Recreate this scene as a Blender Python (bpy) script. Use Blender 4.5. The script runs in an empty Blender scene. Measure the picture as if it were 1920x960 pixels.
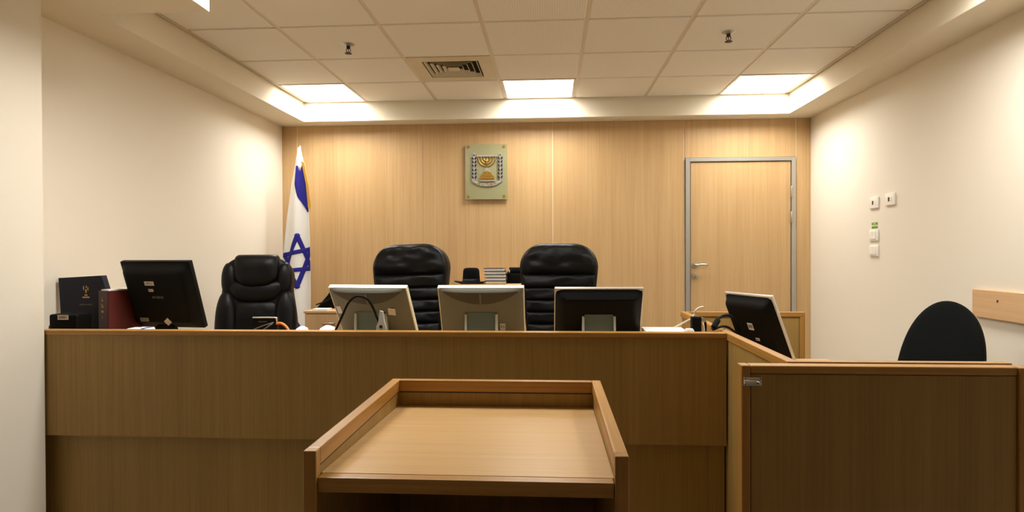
import bpy, bmesh, math, random
from mathutils import Vector, Matrix, noise
random.seed(4)
PI = math.pi
sc = bpy.context.scene
COL = sc.collection
K = 1.55            # camera height over the room floor; many sizes below are given relative to eye level (world=True adds K)

# ------------------------------------------------------------------ camera
F_PX = 1165.0
yaw = math.atan(74 / F_PX); pitch = -math.atan(9.7 / F_PX); roll = 0.0037
fw = Vector((-math.sin(yaw) * math.cos(pitch), math.cos(yaw) * math.cos(pitch), math.sin(pitch)))
r0 = Vector((math.cos(yaw), math.sin(yaw), 0)); u0 = r0.cross(fw)
rv = r0 * math.cos(roll) - u0 * math.sin(roll); uv = rv.cross(fw)
cam = bpy.data.cameras.new('camera'); cam.sensor_width = 36; cam.lens = 36 * F_PX / 1920
cam.clip_start = 0.05
co = bpy.data.objects.new('camera', cam); COL.objects.link(co)
M = Matrix((rv, uv, -fw)).transposed().to_4x4(); M.translation = (0, 0, K)
co.matrix_world = M
sc.camera = co

# ------------------------------------------------------------------ world, exposure, light levels
w = bpy.data.worlds.new('world'); sc.world = w; w.use_nodes = True
w.node_tree.nodes['Background'].inputs[0].default_value = (1, .9, .75, 1)
w.node_tree.nodes['Background'].inputs[1].default_value = 0.02
sc.view_settings.view_transform = 'Standard'; sc.view_settings.look = 'None'
sc.view_settings.gamma = 1; sc.view_settings.exposure = -0.27; sc.view_settings.use_curve_mapping = False
LAMP_COL = (1.0, .978, .93)
BACK_W = 14.5       # watts of each ceiling light by the back wall
NEAR_W = 25.0       # the ceiling lights just out of view above the lectern
REAR_W = 18.0        # the ceiling lights further back in the room
SPREAD = math.radians(152)
GLOW = 12.0

# ------------------------------------------------------------------ materials
def lin(c):
    return tuple((v / 12.92 if v <= .04045 else ((v + .055) / 1.055) ** 2.4) for v in (x / 255 for x in c))
def mat(name, rgb, rough=.6, metal=0, spec=.5, trans=0, emit=None, es=0, sheen=0, bump=None, coat=0):
    m = bpy.data.materials.new(name); m.use_nodes = True
    nt = m.node_tree; b = nt.nodes['Principled BSDF']
    c = lin(rgb)
    b.inputs['Base Color'].default_value = (*c, 1); b.inputs['Roughness'].default_value = rough
    b.inputs['Metallic'].default_value = metal; b.inputs['Specular IOR Level'].default_value = spec
    b.inputs['Transmission Weight'].default_value = trans
    b.inputs['Coat Weight'].default_value = coat
    if emit: b.inputs['Emission Color'].default_value = (*emit, 1); b.inputs['Emission Strength'].default_value = es
    # slight procedural variation so that no surface is perfectly even
    tc = nt.nodes.new('ShaderNodeTexCoord'); n = nt.nodes.new('ShaderNodeTexNoise')
    n.inputs['Scale'].default_value = bump[0] if bump else 6
    n.inputs['Detail'].default_value = 4
    nt.links.new(tc.outputs['Object'], n.inputs['Vector'])
    if bump:
        bp = nt.nodes.new('ShaderNodeBump'); bp.inputs['Strength'].default_value = bump[1]
        bp.inputs['Distance'].default_value = bump[2]
        nt.links.new(n.outputs['Fac'], bp.inputs['Height']); nt.links.new(bp.outputs['Normal'], b.inputs['Normal'])
    else:
        mx = nt.nodes.new('ShaderNodeMix'); mx.data_type = 'RGBA'
        mx.inputs[6].default_value = (*[v * .96 for v in c], 1); mx.inputs[7].default_value = (*[min(1, v * 1.04) for v in c], 1)
        nt.links.new(n.outputs['Fac'], mx.inputs[0]); nt.links.new(mx.outputs[2], b.inputs['Base Color'])
    return m
def wood(name, light, dark, axis='z', rough=.45, fine=170, contrast=1.0, spec=.4):
    m = bpy.data.materials.new(name); m.use_nodes = True
    nt = m.node_tree; b = nt.nodes['Principled BSDF']; L = nt.links.new
    tc = nt.nodes.new('ShaderNodeTexCoord')
    def layer(across, along, detail, dist=0):
        mp = nt.nodes.new('ShaderNodeMapping'); s = [across] * 3; s['xyz'.index(axis)] = along
        mp.inputs['Scale'].default_value = s; L(tc.outputs['Object'], mp.inputs['Vector'])
        n = nt.nodes.new('ShaderNodeTexNoise'); n.inputs['Scale'].default_value = 1; n.inputs['Detail'].default_value = detail
        n.inputs['Distortion'].default_value = dist
        L(mp.outputs['Vector'], n.inputs['Vector']); return n
    a = layer(fine, 1.6, 3); c = layer(22, .8, 3, .4); d = layer(fine * 3, 14, 2); e = layer(5, .9, 2)
    def mathn(op, x, y):
        q = nt.nodes.new('ShaderNodeMath'); q.operation = op
        for i, v in enumerate((x, y)):
            if isinstance(v, (int, float)): q.inputs[i].default_value = v
            else: L(v, q.inputs[i])
        return q.outputs[0]
    s = mathn('ADD', mathn('MULTIPLY', a.outputs['Fac'], .40), mathn('MULTIPLY', c.outputs['Fac'], .30))
    s = mathn('ADD', s, mathn('MULTIPLY', d.outputs['Fac'], .15))
    s = mathn('ADD', s, mathn('MULTIPLY', e.outputs['Fac'], .15))
    r = nt.nodes.new('ShaderNodeValToRGB'); L(s, r.inputs['Fac'])
    h = .16 / contrast
    r.color_ramp.elements[0].position = .5 - h; r.color_ramp.elements[1].position = .5 + h
    r.color_ramp.elements[0].color = (*lin(dark), 1); r.color_ramp.elements[1].color = (*lin(light), 1)
    L(r.outputs['Color'], b.inputs['Base Color'])
    b.inputs['Roughness'].default_value = rough; b.inputs['Specular IOR Level'].default_value = spec
    bp = nt.nodes.new('ShaderNodeBump'); bp.inputs['Strength'].default_value = .12; bp.inputs['Distance'].default_value = .001
    L(s, bp.inputs['Height']); L(bp.outputs['Normal'], b.inputs['Normal'])
    return m
def tile_mat():
    m = bpy.data.materials.new('perforated_tile'); m.use_nodes = True
    nt = m.node_tree; b = nt.nodes['Principled BSDF']; L = nt.links.new
    tc = nt.nodes.new('ShaderNodeTexCoord'); v = nt.nodes.new('ShaderNodeTexVoronoi')
    v.inputs['Scale'].default_value = 75; v.inputs['Randomness'].default_value = 0
    L(tc.outputs['Object'], v.inputs['Vector'])
    r = nt.nodes.new('ShaderNodeValToRGB'); L(v.outputs['Distance'], r.inputs['Fac'])
    c = lin((234, 228, 216)); r.color_ramp.elements[0].position = .22; r.color_ramp.elements[1].position = .32
    r.color_ramp.elements[0].color = (*[x * .84 for x in c], 1); r.color_ramp.elements[1].color = (*c, 1)
    L(r.outputs['Color'], b.inputs['Base Color']); b.inputs['Roughness'].default_value = .9
    b.inputs['Specular IOR Level'].default_value = .2
    return m
WALL = mat('wall_paint', (231, 223, 207), .85, spec=.2, bump=(180, .08, .001))
SOFF = mat('soffit_paint', (226, 216, 195), .85, spec=.2, bump=(160, .05, .001))
TILE = tile_mat()
TBAR = mat('grid_bar_enamel', (214, 202, 184), .5)
FLOOR = mat('floor_stone', (150, 142, 130), .4, bump=(30, .05, .001))
DAIS = mat('dais_floor', (150, 142, 130), .6, bump=(300, .4, .002))
V_WALL = wood('wall_veneer', (206, 172, 124), (185, 149, 101), 'z', .42, 150)
V_BENCH = wood('bench_laminate_shaded', (170, 137, 76), (147, 114, 58), 'z', .45, 170, 1.1)  # laminate with the shade of the upright fronts put into its base colour
V_TOP = wood('bench_laminate_flat_lit', (212, 174, 118), (192, 152, 98), 'x', .33, 150, 1.0, .5)  # lighter copy of the laminate, light on flat tops put into the colour
V_SIDE = wood('bench_laminate_side_shaded', (170, 137, 76), (147, 114, 58), 'z', .45, 170, 1.1)  # same darkened laminate for the sides, shade in the base colour
OAK = wood('oak_edge_along', (194, 144, 72), (150, 104, 44), 'x', .35, 110, 1.0, .5)
OAKY = wood('oak_edge_deep', (194, 144, 72), (150, 104, 44), 'y', .35, 110, 1.0, .5)
OAKZ = wood('oak_edge_upright', (188, 138, 66), (142, 96, 38), 'z', .4, 110, 1.0, .5)
PALE = wood('pale_beech', (222, 184, 140), (204, 164, 120), 'y', .5, 110)
PALEC = wood('pale_cabinet_board', (218, 180, 134), (198, 158, 110), 'z', .5, 110)
STRIP = mat('pale_joint_strip', (236, 216, 180), .5)
ALU = mat('anodised_aluminium', (176, 174, 166), .38, .55)
CHROME = mat('chrome', (214, 210, 206), .3, .45)
STEEL = mat('brushed_steel', (190, 186, 176), .32, .85)
BRASS = mat('brass', (176, 140, 70), .35, .8)
SILVER = mat('silver_relief', (196, 194, 186), .3, .7)
GOLD = mat('gold_relief', (190, 145, 60), .32, .75)
BRONZE = mat('dark_bronze', (34, 27, 16), .5, .2)
GLASS = mat('frosted_green_glass', (182, 178, 134), .2, spec=.5, trans=.35)
BLACK = mat('black_plastic', (11, 11, 11), .55, spec=.12)
BLACKM = mat('matt_black_plastic', (10, 10, 10), .65, spec=.15)
LEATH = mat('black_leather', (11, 11, 11), .42, spec=.22, bump=(420, .12, .001))
FABRIC = mat('black_fabric', (9, 11, 10), .95, spec=.15, bump=(600, .5, .002))
FELT = mat('black_felt', (8, 8, 7), .95, spec=.15, bump=(500, .3, .001))
GREYB = mat('grey_monitor_back', (114, 114, 104), .6, spec=.2)
GREYR = mat('pale_monitor_rim', (226, 222, 200), .4)
GREYD = mat('grey_vent_recess', (74, 71, 62), .7)
STAND = mat('blue_grey_stand', (98, 118, 122), .45)
STANDL = mat('pale_stand_cheek', (190, 198, 198), .35)
SILVR = mat('silver_bezel', (205, 202, 192), .3, .4)
SCREEN = mat('dark_screen', (8, 8, 10), .15)
PAPER = mat('white_paper', (240, 238, 232), .8)
LABEL = mat('white_label', (212, 206, 196), .6)
INK = mat('label_ink', (120, 112, 104), .7)
INKD = mat('dim_print', (84, 80, 72), .7)
NAVY = mat('navy_board', (9, 11, 32), .5, spec=.3)
RED = mat('red_binder', (84, 18, 16), .45)
REDD = mat('red_binder_spine', (58, 14, 13), .45)
WHITEP = mat('white_switch_plastic', (240, 236, 226), .4)
DARKH = mat('dark_socket', (50, 44, 36), .7)
GREEN = mat('green_sticker', (92, 148, 48), .5)
LIME = mat('lime_print', (176, 190, 40), .5)
FLAGW = mat('white_flag_cloth', (238, 236, 232), .85, spec=.2, sheen=0)
FLAGB = mat('blue_flag_cloth', (42, 40, 136), .8, spec=.2)
FRINGE = mat('gold_fringe', (214, 170, 78), .6)
ORANGE = mat('orange_cable', (226, 126, 46), .5)
GREYC = mat('grey_cable', (84, 82, 76), .5)
WHITEC = mat('white_cable', (226, 214, 190), .5)
BLUEI = mat('blue_plastic', (52, 56, 170), .4)
DIFF = mat('light_diffuser', (250, 248, 240), .6, emit=LAMP_COL, es=GLOW)
VENTM = mat('vent_enamel', (206, 194, 168), .5)
DARK = mat('dark_void', (14, 13, 11), .9)

# ------------------------------------------------------------------ object helpers
def rootloc(o):
    v = Vector((0, 0, 0))
    while o: v += o.location; o = o.parent
    return v
class MB:
    def __init__(s): s.b = bmesh.new()
    def box(s, x0, x1, y0, y1, z0, z1, bev=0, seg=2, mx=None):
        g = bmesh.ops.create_cube(s.b, size=1)['verts']
        for v in g: v.co = Vector((x0 + (v.co.x + .5) * (x1 - x0), y0 + (v.co.y + .5) * (y1 - y0), z0 + (v.co.z + .5) * (z1 - z0)))
        if bev:
            es = list({e for v in g for e in v.link_edges})
            r = bmesh.ops.bevel(s.b, geom=es, offset=bev, segments=seg, affect='EDGES', profile=.6)
            g = list({v for f in r['faces'] for v in f.verts} | {v for v in g if v.is_valid})
        if mx is not None:
            for v in g: v.co = mx @ v.co
        return s
    def prism(s, pts, d, mx=None):          # pts: closed 3-D outline, d: extrusion vector
        d = Vector(d); a = [s.b.verts.new(Vector(p)) for p in pts]; c = [s.b.verts.new(Vector(p) + d) for p in pts]
        n = len(a)
        s.b.faces.new(a); s.b.faces.new(c[::-1])
        for i in range(n): s.b.faces.new((a[i], c[i], c[(i + 1) % n], a[(i + 1) % n]))
        if mx is not None:
            for v in a + c: v.co = mx @ v.co
        bmesh.ops.recalc_face_normals(s.b, faces=s.b.faces[:]); return s
    def tube(s, pts, r, n=8, smooth=4):
        P = [Vector(p) for p in pts]
        if smooth and len(P) > 2:           # Catmull-Rom
            Q = []; E = [P[0] * 2 - P[1]] + P + [P[-1] * 2 - P[-2]]
            for i in range(1, len(E) - 2):
                for k in range(smooth):
                    t = k / smooth; a, b_, c, d = E[i - 1:i + 3]
                    Q.append(.5 * ((2 * b_) + (c - a) * t + (2 * a - 5 * b_ + 4 * c - d) * t * t + (3 * b_ - a - 3 * c + d) * t ** 3))
            P = Q + [P[-1]]
        R = r if isinstance(r, (list, tuple)) else None
        rings = []; up = Vector((.31, .2, .93))
        for i, p in enumerate(P):
            t = (P[min(i + 1, len(P) - 1)] - P[max(i - 1, 0)]).normalized()
            if abs(t.dot(up)) > .97: up = Vector((.9, .3, .1))
            a = t.cross(up).normalized(); c = t.cross(a).normalized(); up = -c if False else up
            q = r if not R else R[0] + (R[1] - R[0]) * i / (len(P) - 1)
            rings.append([s.b.verts.new(p + q * (math.cos(2 * PI * k / n) * a + math.sin(2 * PI * k / n) * c)) for k in range(n)])
        for A, B in zip(rings, rings[1:]):
            for k in range(n): s.b.faces.new((A[k], A[(k + 1) % n], B[(k + 1) % n], B[k]))
        s.b.faces.new(rings[0][::-1]); s.b.faces.new(rings[-1])
        return s
    def lathe(s, prof, c=(0, 0, 0), n=24, sx=1, sy=1, fn=None):
        rings = []
        for r, z in prof:
            ring = []
            for k in range(n):
                a = 2 * PI * k / n; p = Vector((c[0] + r * sx * math.cos(a), c[1] + r * sy * math.sin(a), c[2] + z))
                if fn: p = fn(p, a, r)
                ring.append(s.b.verts.new(p))
            rings.append(ring)
        for A, B in zip(rings, rings[1:]):
            for k in range(n): s.b.faces.new((A[k], A[(k + 1) % n], B[(k + 1) % n], B[k]))
        s.b.faces.new(rings[0][::-1]); s.b.faces.new(rings[-1]); return s
    def grid(s, fn, nu, nv, closed=False):
        V = [[s.b.verts.new(Vector(fn(i / nu, j / nv))) for j in range(nv + 1)] for i in range(nu + 1)]
        for i in range(nu):
            for j in range(nv): s.b.faces.new((V[i][j], V[i + 1][j], V[i + 1][j + 1], V[i][j + 1]))
        return V
    def puff(s, half, t0, t1, d0, bulge, nx=18, nt=14, ns=4.0, nt_=3.0, back=0.0, wr=0.0, seed=0, mx=None, cx=0.0, fl=None):
        """upholstered pad: half(t) half width, t up, bulge towards the sitter (-y)."""
        def sh(a): return math.sin(a * PI / 2)
        F = {}; B = {}
        for i in range(nx + 1):
            u = sh(-1 + 2 * i / nx)
            for j in range(nt + 1):
                v = sh(-1 + 2 * j / nt); t = (t0 + t1) / 2 + v * (t1 - t0) / 2
                x = cx + half(t) * u
                e = max(0, 1 - abs(u) ** ns) ** (1 / ns) * max(0, 1 - abs(v) ** nt_) ** (1 / nt_)
                d = d0 + bulge * e
                if wr: d += wr * e * (noise.noise(Vector((x * 9 + seed, t * 16, seed * 3.1))) + .6 * noise.noise(Vector((x * 26 + seed, t * 30 + x * 14, seed))))
                if fl: d += fl(x, t) * e
                F[i, j] = s.b.verts.new(Vector((x, -d, t)))
                edge = i in (0, nx) or j in (0, nt)
                B[i, j] = F[i, j] if edge else s.b.verts.new(Vector((x, -(d0 - back * e), t)))
        for i in range(nx):
            for j in range(nt):
                s.b.faces.new((F[i, j], F[i + 1, j], F[i + 1, j + 1], F[i, j + 1]))
                q = (B[i, j + 1], B[i + 1, j + 1], B[i + 1, j], B[i, j])
                try: s.b.faces.new(q)
                except ValueError: pass
        if mx is not None:
            for v in list(F.values()) + [B[k] for k in B if B[k] is not F[k]]: v.co = mx @ v.co
        return s
    def build(s, name, m, parent=None, world=False, smooth=False, origin=True):
        bmesh.ops.recalc_face_normals(s.b, faces=s.b.faces[:])
        me = bpy.data.meshes.new(name); s.b.to_mesh(me); s.b.free()
        if world: me.transform(Matrix.Translation((0, 0, K)))
        ob = bpy.data.objects.new(name, me); COL.objects.link(ob)
        for q in (m if isinstance(m, (list, tuple)) else [m]): me.materials.append(q)
        if parent:
            if world: me.transform(Matrix.Translation(-rootloc(parent)))
            ob.parent = parent
        elif origin:
            xs = [v.co for v in me.vertices]
            lo = [min(v[k] for v in xs) for k in range(3)]; hi = [max(v[k] for v in xs) for k in range(3)]
            c = Vector(((lo[0] + hi[0]) / 2, (lo[1] + hi[1]) / 2, lo[2]))
            me.transform(Matrix.Translation(-c)); ob.location = c
        if smooth:
            for p in me.polygons: p.use_smooth = True
            if smooth == 'auto':
                a = math.radians(38); b2 = bmesh.new(); b2.from_mesh(me)
                for e in b2.edges:
                    if len(e.link_faces) == 2 and e.calc_face_angle(0) > a: e.smooth = False
                b2.to_mesh(me); b2.free()
        return ob
def tag(o, label=None, cat=None, group=None, kind=None):
    if label: o['label'] = label
    if cat: o['category'] = cat
    if group: o['group'] = group
    if kind: o['kind'] = kind
    return o
def thing(name, label, cat, loc, rz=0, group=None, world=True):
    o = bpy.data.objects.new(name, None); COL.objects.link(o); o.empty_display_size = .1
    o.location = Vector(loc) + (Vector((0, 0, K)) if world else Vector((0, 0, 0))); o.rotation_euler = (0, 0, rz)
    return tag(o, label, cat, group)
def struct(o): o['kind'] = 'structure'; return o
def copy_tree(o, parent=None):
    c = o.copy(); COL.objects.link(c)
    if parent: c.parent = parent
    for ch in list(o.children): copy_tree(ch, c)
    return c
def share(me, name, parent, loc):
    o = bpy.data.objects.new(name, me); COL.objects.link(o); o.parent = parent; o.location = loc; return o

# ================================================================== SETTING (heights relative to the eye, K above the floor)
XL, XR, XN = -2.47, 2.26, -2.25           # far left wall, right wall, near left wall
YB, YJ, YR = 5.60, 2.62, -3.2             # back wall, jog in the left wall, rear wall
FL, DZ = -1.55, -1.20                     # room floor, judges' dais
HC, HS = 1.315, 1.15                      # tiled ceiling, underside of the soffits
struct(MB().box(XL - .1, XR + .1, YR - .1, YB + .1, FL - .1, FL).build('floor', FLOOR, world=True))
d = MB().box(XL, XR, 2.72, YB, FL, DZ).build('floor_dais', DAIS, world=True); struct(d)
wl = MB(); wl.box(XL - .12, XL, YJ, YB + .1, FL, HC + .3); wl.box(XL - .12, XN, YR, YJ, FL, HC + .3)
struct(wl.build('wall_left', WALL, world=True))
struct(MB().box(XR, XR + .12, YR, YB + .1, FL, HC + .3).build('wall_right', WALL, world=True))
struct(MB().box(XL - .12, XR + .12, YR - .12, YR, FL, HC + .3).build('wall_rear', WALL, world=True))
wb = struct(MB().box(XL - .12, XR + .12, YB, YB + .1, FL, HC + .3).build('wall_back', STRIP, world=True))
SE = .004
for (x0, x1, z0, z1) in ((XL, -2.329 - SE, DZ, HS), (-2.329 + SE, -1.16 - SE, DZ, HS), (-1.16 + SE, .013 - SE, DZ, HS),
                         (.013 + SE, 1.173 - SE, DZ, HS), (1.173 + SE, 2.135 - SE, .815, HS), (2.135 + SE, XR, DZ, HS)):
    p = MB().box(x0, x1, YB - .02, YB + .002, z0, z1, .0015, 1).build('veneer_panel', V_WALL, wb, world=True)
for x in (-2.329, -1.16, .013, 1.173, 2.135):
    MB().box(x - SE, x + SE, YB - .015, YB, .815 if x == 2.135 else DZ, HS).build('joint_strip', STRIP, wb, world=True)
MB().box(2.135 - SE, 2.135 + SE, YB - .015, YB, DZ, .815).build('joint_strip', STRIP, wb, world=True)
# ---- ceiling: slab, soffits, grid bars and every tile in view
ce = struct(MB().box(XL - .12, XR + .12, YR - .1, YB + .1, HC + .3, HC + .4).build('ceiling', SOFF, world=True))
XI0, XI1, YI1 = -2.185, 2.005, 5.385      # inner edges of the raised, tiled field
XB, YBX = -1.63, 2.885                    # dropped box over the near left corner
MB().box(XL, XI0, YBX, YI1, HS, HC + .02).build('soffit', SOFF, ce, world=True)
MB().box(XI1, XR, YR, YI1, HS, HC + .02).build('soffit', SOFF, ce, world=True)
MB().box(XL, XR, YI1, YB, HS, HC + .02).build('soffit', SOFF, ce, world=True)
MB().box(XL, XB, YR, YBX, HS, HC + .02).build('soffit', SOFF, ce, world=True)
CX = [-2.160, -1.605, -1.0, -.40, .205, .805, 1.405, 1.980]
RY = [5.385, 4.783, 4.178, 3.565, 2.962, 2.36]
lamps = {(0, 0), (0, 3), (0, 6)}; near = {(4, 1), (4, 3), (4, 6)}
tcache = {}
def tile(x0, x1, y0, y1):
    g = .012; k = (round(x1 - x0, 3), round(y1 - y0, 3)); L = rootloc(ce)
    if k not in tcache:
        o = MB().box(-k[0] / 2 + g, k[0] / 2 - g, -k[1] / 2 + g, k[1] / 2 - g, 0, .015, .004, 1).build('ceiling_tile', TILE, ce)
        tcache[k] = o.data
    else: o = share(tcache[k], 'ceiling_tile', ce, (0, 0, 0))
    o.location = Vector(((x0 + x1) / 2, (y0 + y1) / 2, HC + K)) - L
for r in range(5):
    for c in range(7):
        if (r, c) in lamps or (r, c) in near or (r, c) == (1, 2): continue
        if r == 4 and c == 0: continue
        tile(CX[c], CX[c + 1], RY[r + 1], RY[r])
for x in CX[1:-1]:
    MB().box(x - .012, x + .012, RY[-1], YI1, HC + .006, HC + .03).build('grid_bar', TBAR, ce, world=True)
for y in RY[1:]:
    MB().box(XI0 if y > YBX else XB, XI1, y - .012, y + .012, HC + .0065, HC + .0295).build('grid_bar', TBAR, ce, world=True)
for a in ((XI0 + .008, XI0 + .030, YBX, YI1), (XI1 - .030, XI1 - .008, RY[-1], YI1), (XI0, XI1, YI1 - .016, YI1)):
    MB().box(*a, HC + .004, HC + .02).build('edge_angle', TBAR, ce, world=True)
MB().box(XB, XI1, YR, RY[-1], HC + .002, HC + .02).build('ceiling_field', SOFF, ce, world=True)
MB().box(XI0, XI1, RY[-1], YI1, HC + .03, HC + .05).build('ceiling_void_board', DARK, ce, world=True)

# ---- ceiling lights
def ceiling_light(x0, x1, y0, y1, watts, label, group, r0=False):
    t = thing('ceiling_light', label, 'ceiling light', ((x0 + x1) / 2, (y0 + y1) / 2, HC), 0, group)
    hx, hy = (x1 - x0) / 2 - .012, (y1 - y0) / 2 - .012; e = .018
    f = MB()
    f.box(-hx, hx, -hy, -hy + e, 0, .028); f.box(-hx, hx, hy - e, hy, 0, .028)
    f.box(-hx, -hx + e, -hy + e, hy - e, 0, .028); f.box(hx - e, hx, -hy + e, hy - e, 0, .028)
    f.build('frame', TBAR, t)
    MB().box(-hx + e, hx - e, -hy + e, hy - e, .010, .026).build('diffuser', DIFF, t)
    L = bpy.data.lights.new('lamp', 'AREA'); L.shape = 'RECTANGLE'; L.size = 2 * (hx - e) - .02; L.size_y = 2 * (hy - e) - .02
    L.energy = watts; L.color = LAMP_COL; L.spread = SPREAD
    lo = bpy.data.objects.new('lamp', L); COL.objects.link(lo); lo.parent = t; lo.location = (0, 0, .006)
    return t
ceiling_light(CX[0], CX[1], RY[1], RY[0], BACK_W, 'square lit ceiling panel in the left back corner of the tiled ceiling', 'lit ceiling panels along the back wall')
ceiling_light(CX[3], CX[4], RY[1], RY[0], BACK_W, 'square lit ceiling panel in the middle, above the wall emblem side', 'lit ceiling panels along the back wall')
ceiling_light(CX[6], CX[7], RY[1], RY[0], BACK_W, 'square lit ceiling panel in the right back corner above the door', 'lit ceiling panels along the back wall')
NL = {1: 'left', 3: 'middle', 6: 'right'}
for c, wt in ((1, NEAR_W), (3, NEAR_W * .3), (6, NEAR_W)):
    ceiling_light(CX[c], CX[c + 1], RY[5], RY[4], wt, 'lit ceiling panel above the front of the bench, %s of its row' % NL[c], 'ceiling panels out of the picture')
for x in (-1.0, 1.4):
    for y in (.3, -1.6):
        ceiling_light(x - .3, x + .3, y - .3, y + .3, REAR_W, 'lit ceiling panel behind the lectern, %s one of the %s pair' % ('left' if x < 0 else 'right', 'nearer' if y > 0 else 'further'), 'ceiling panels out of the picture')
# ---- air vent
v = thing('ceiling_vent', 'square four-way ceiling air vent with dark slots between nested louvres', 'vent', (-.70, 4.48, HC))
m = MB(); hx, hy = .288, .29; o = .198
m.box(-hx, hx, -hy, -o, 0, .012); m.box(-hx, hx, o, hy, 0, .012); m.box(-hx, -o, -o, o, 0, .012); m.box(o, hx, -o, o, 0, .012)
m.build('face_plate', VENTM, v)
m = MB(); m.box(-o - .005, o + .005, -o - .005, o + .005, .029, .03); m.build('plenum', DARK, v)
for R in (.188, .150, .112, .074):
    m = MB(); r1 = R - .015; zt = .020
    for k in range(4):
        rot = Matrix.Rotation(k * PI / 2, 4, 'Z')
        m.prism([rot @ Vector(p) for p in ((-R, -R, .001), (R, -R, .001), (r1, -r1, zt), (-r1, -r1, zt))], rot.to_3x3() @ Vector((0, .0012, .0030)))
    m.build('louvre', VENTM, v)
MB().box(-.04, .04, -.04, .04, .001, .006).build('centre_plate', VENTM, v)
# ---- sprinklers
def sprinkler(x, y, label):
    t = thing('sprinkler', label, 'sprinkler', (x, y, HC), 0, 'ceiling sprinklers')
    MB().lathe([(.006, -.014), (.034, -.005), (.040, 0), (.040, .003)], n=20).build('escutcheon', ALU, t, smooth='auto')
    MB().lathe([(.008, -.030), (.012, -.028), (.012, -.010), (.006, -.004)], n=12).build('body', BRONZE, t, smooth='auto')
    m = MB()
    for s in (-1, 1): m.tube([(s * .009, 0, -.026), (s * .014, 0, -.040), (s * .004, 0, -.056)], .0025, 6)
    m.build('frame_arm', BRONZE, t)
    MB().lathe([(.004, -.062), (.022, -.060), (.022, -.057), (.004, -.054)], n=14).build('deflector', BRONZE, t)
    MB().lathe([(.003, -.055), (.003, -.028)], n=8).build('bulb', mat('red_bulb', (150, 60, 40), .3), t)
sprinkler(-1.283, 3.882, 'small sprinkler head in the ceiling tile left of the air vent')
sprinkler(1.07, 3.834, 'small sprinkler head in the ceiling on the right, toward the door side')
# ---- door in the panelled wall
dr = bpy.data.objects.new('door_1', None); COL.objects.link(dr); dr.location = (1.655, YB, DZ + K); struct(dr)
f = MB(); yf0, yf1 = YB - .035, YB
f.box(1.183, 1.221, yf0, yf1, DZ, .812, .002, 1); f.box(2.093, 2.128, yf0, yf1, DZ, .812, .002, 1); f.box(1.221, 2.093, yf0, yf1, .779, .812, .002, 1)
f.build('door_frame', ALU, dr, world=True)
MB().box(1.228, 2.088, YB - .022, YB + .0, DZ + .01, .774, .0015, 1).build('door_leaf', V_WALL, dr, world=True)
MB().box(1.221, 2.093, YB - .006, YB + .002, DZ, .779).build('door_rebate', DARK, dr, world=True)
h = MB(); h.lathe([(.024, 0), (.026, .003), (.024, .008)], n=20)
for vv in h.b.verts: vv.co = Matrix.Rotation(PI / 2, 3, 'X') @ vv.co + Vector((1.262, YB - .022, -.132))
hd = h.build('door_handle', STEEL, dr, world=True, smooth='auto')
MB().tube([(1.262, YB - .026, -.132), (1.262, YB - .066, -.132), (1.275, YB - .072, -.131), (1.32, YB - .072, -.126), (1.365, YB - .068, -.130)], .0095, 10).build('lever', STEEL, hd, world=True, smooth=True)
h = MB(); h.lathe([(.022, 0), (.025, .003), (.023, .009), (.008, .010)], n=20)
for vv in h.b.verts: vv.co = Matrix.Rotation(PI / 2, 3, 'X') @ vv.co + Vector((1.262, YB - .022, -.231))
lk = h.build('door_lock', STEEL, dr, world=True, smooth='auto')
MB().box(1.260, 1.264, YB - .034, YB - .031, -.246, -.226).build('keyhole', DARKH, lk, world=True)
for z in (.505, .285, -.70):
    MB().lathe([(.007, -.05), (.009, -.045), (.009, .045), (.007, .05)], (2.092, YB - .036, z), 10).build('hinge', STEEL, dr, world=True, smooth='auto')

# ---- wall rail on the right wall
rl = MB().box(XR - .022, XR, -2.8, 3.46, -.357, -.212, .003, 2).build('wall_rail', PALE, world=True)
tag(rl, 'pale wooden bumper board fixed along the right wall behind the office chair', 'wall board')
m = MB(); m.lathe([(.005, 0), (.006, .002), (.003, .003)], n=10)
for vv in m.b.verts: vv.co = Matrix.Rotation(-PI / 2, 3, 'Y') @ vv.co + Vector((XR - .022, 3.27, -.262))
m.build('screw', DARKH, rl, world=True)
# ---- switches and sockets
def plate(name, y, z, label, kind, group):
    t = thing(name, label, 'switch' if kind == 'rocker' else 'socket', (XR, y, z), 0, group)
    MB().box(-.011, 0, -.058, .058, -.040, .040, .004, 2).build('plate', WHITEP, t, smooth='auto')
    if kind == 'rocker':
        MB().box(-.016, -.009, -.034, -.001, -.028, .028, .003, 2).build('rocker', WHITEP, t)
        MB().box(-.016, -.009, .001, .034, -.028, .028, .003, 2).build('rocker', WHITEP, t)
    else:
        MB().box(-.0125, -.008, .000, .018, -.014, .014, .001, 1).build('aperture', DARKH, t)
        MB().box(-.0135, -.010, -.026, -.010, -.016, .016, .002, 1).build('button', WHITEP, t)
plate('wall_socket', 4.502, .327, 'white wall socket plate, upper left of the group on the right wall', 'sock', 'white plates on the right wall')
plate('wall_socket', 4.295, .335, 'white wall socket plate, upper right and nearest the room front', 'sock', 'white plates on the right wall')
plate('light_switch', 4.505, .100, 'white light switch directly under the green sticker', 'rocker', 'white plates on the right wall')
plate('light_switch', 4.505, -.008, 'white light switch, lowest plate on the right wall', 'rocker', 'white plates on the right wall')
g = MB().box(XR - .0015, XR, 4.46, 4.545, .146, .190).build('wall_sticker', LABEL, world=True)
tag(g, 'small green and white sticker on the right wall above a light switch', 'sticker')
MB().box(XR - .0022, XR - .0012, 4.463, 4.542, .172, .189).build('green_band', GREEN, g, world=True)
MB().box(XR - .0022, XR - .0012, 4.463, 4.542, .147, .162).build('green_band', GREEN, g, world=True)
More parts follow.
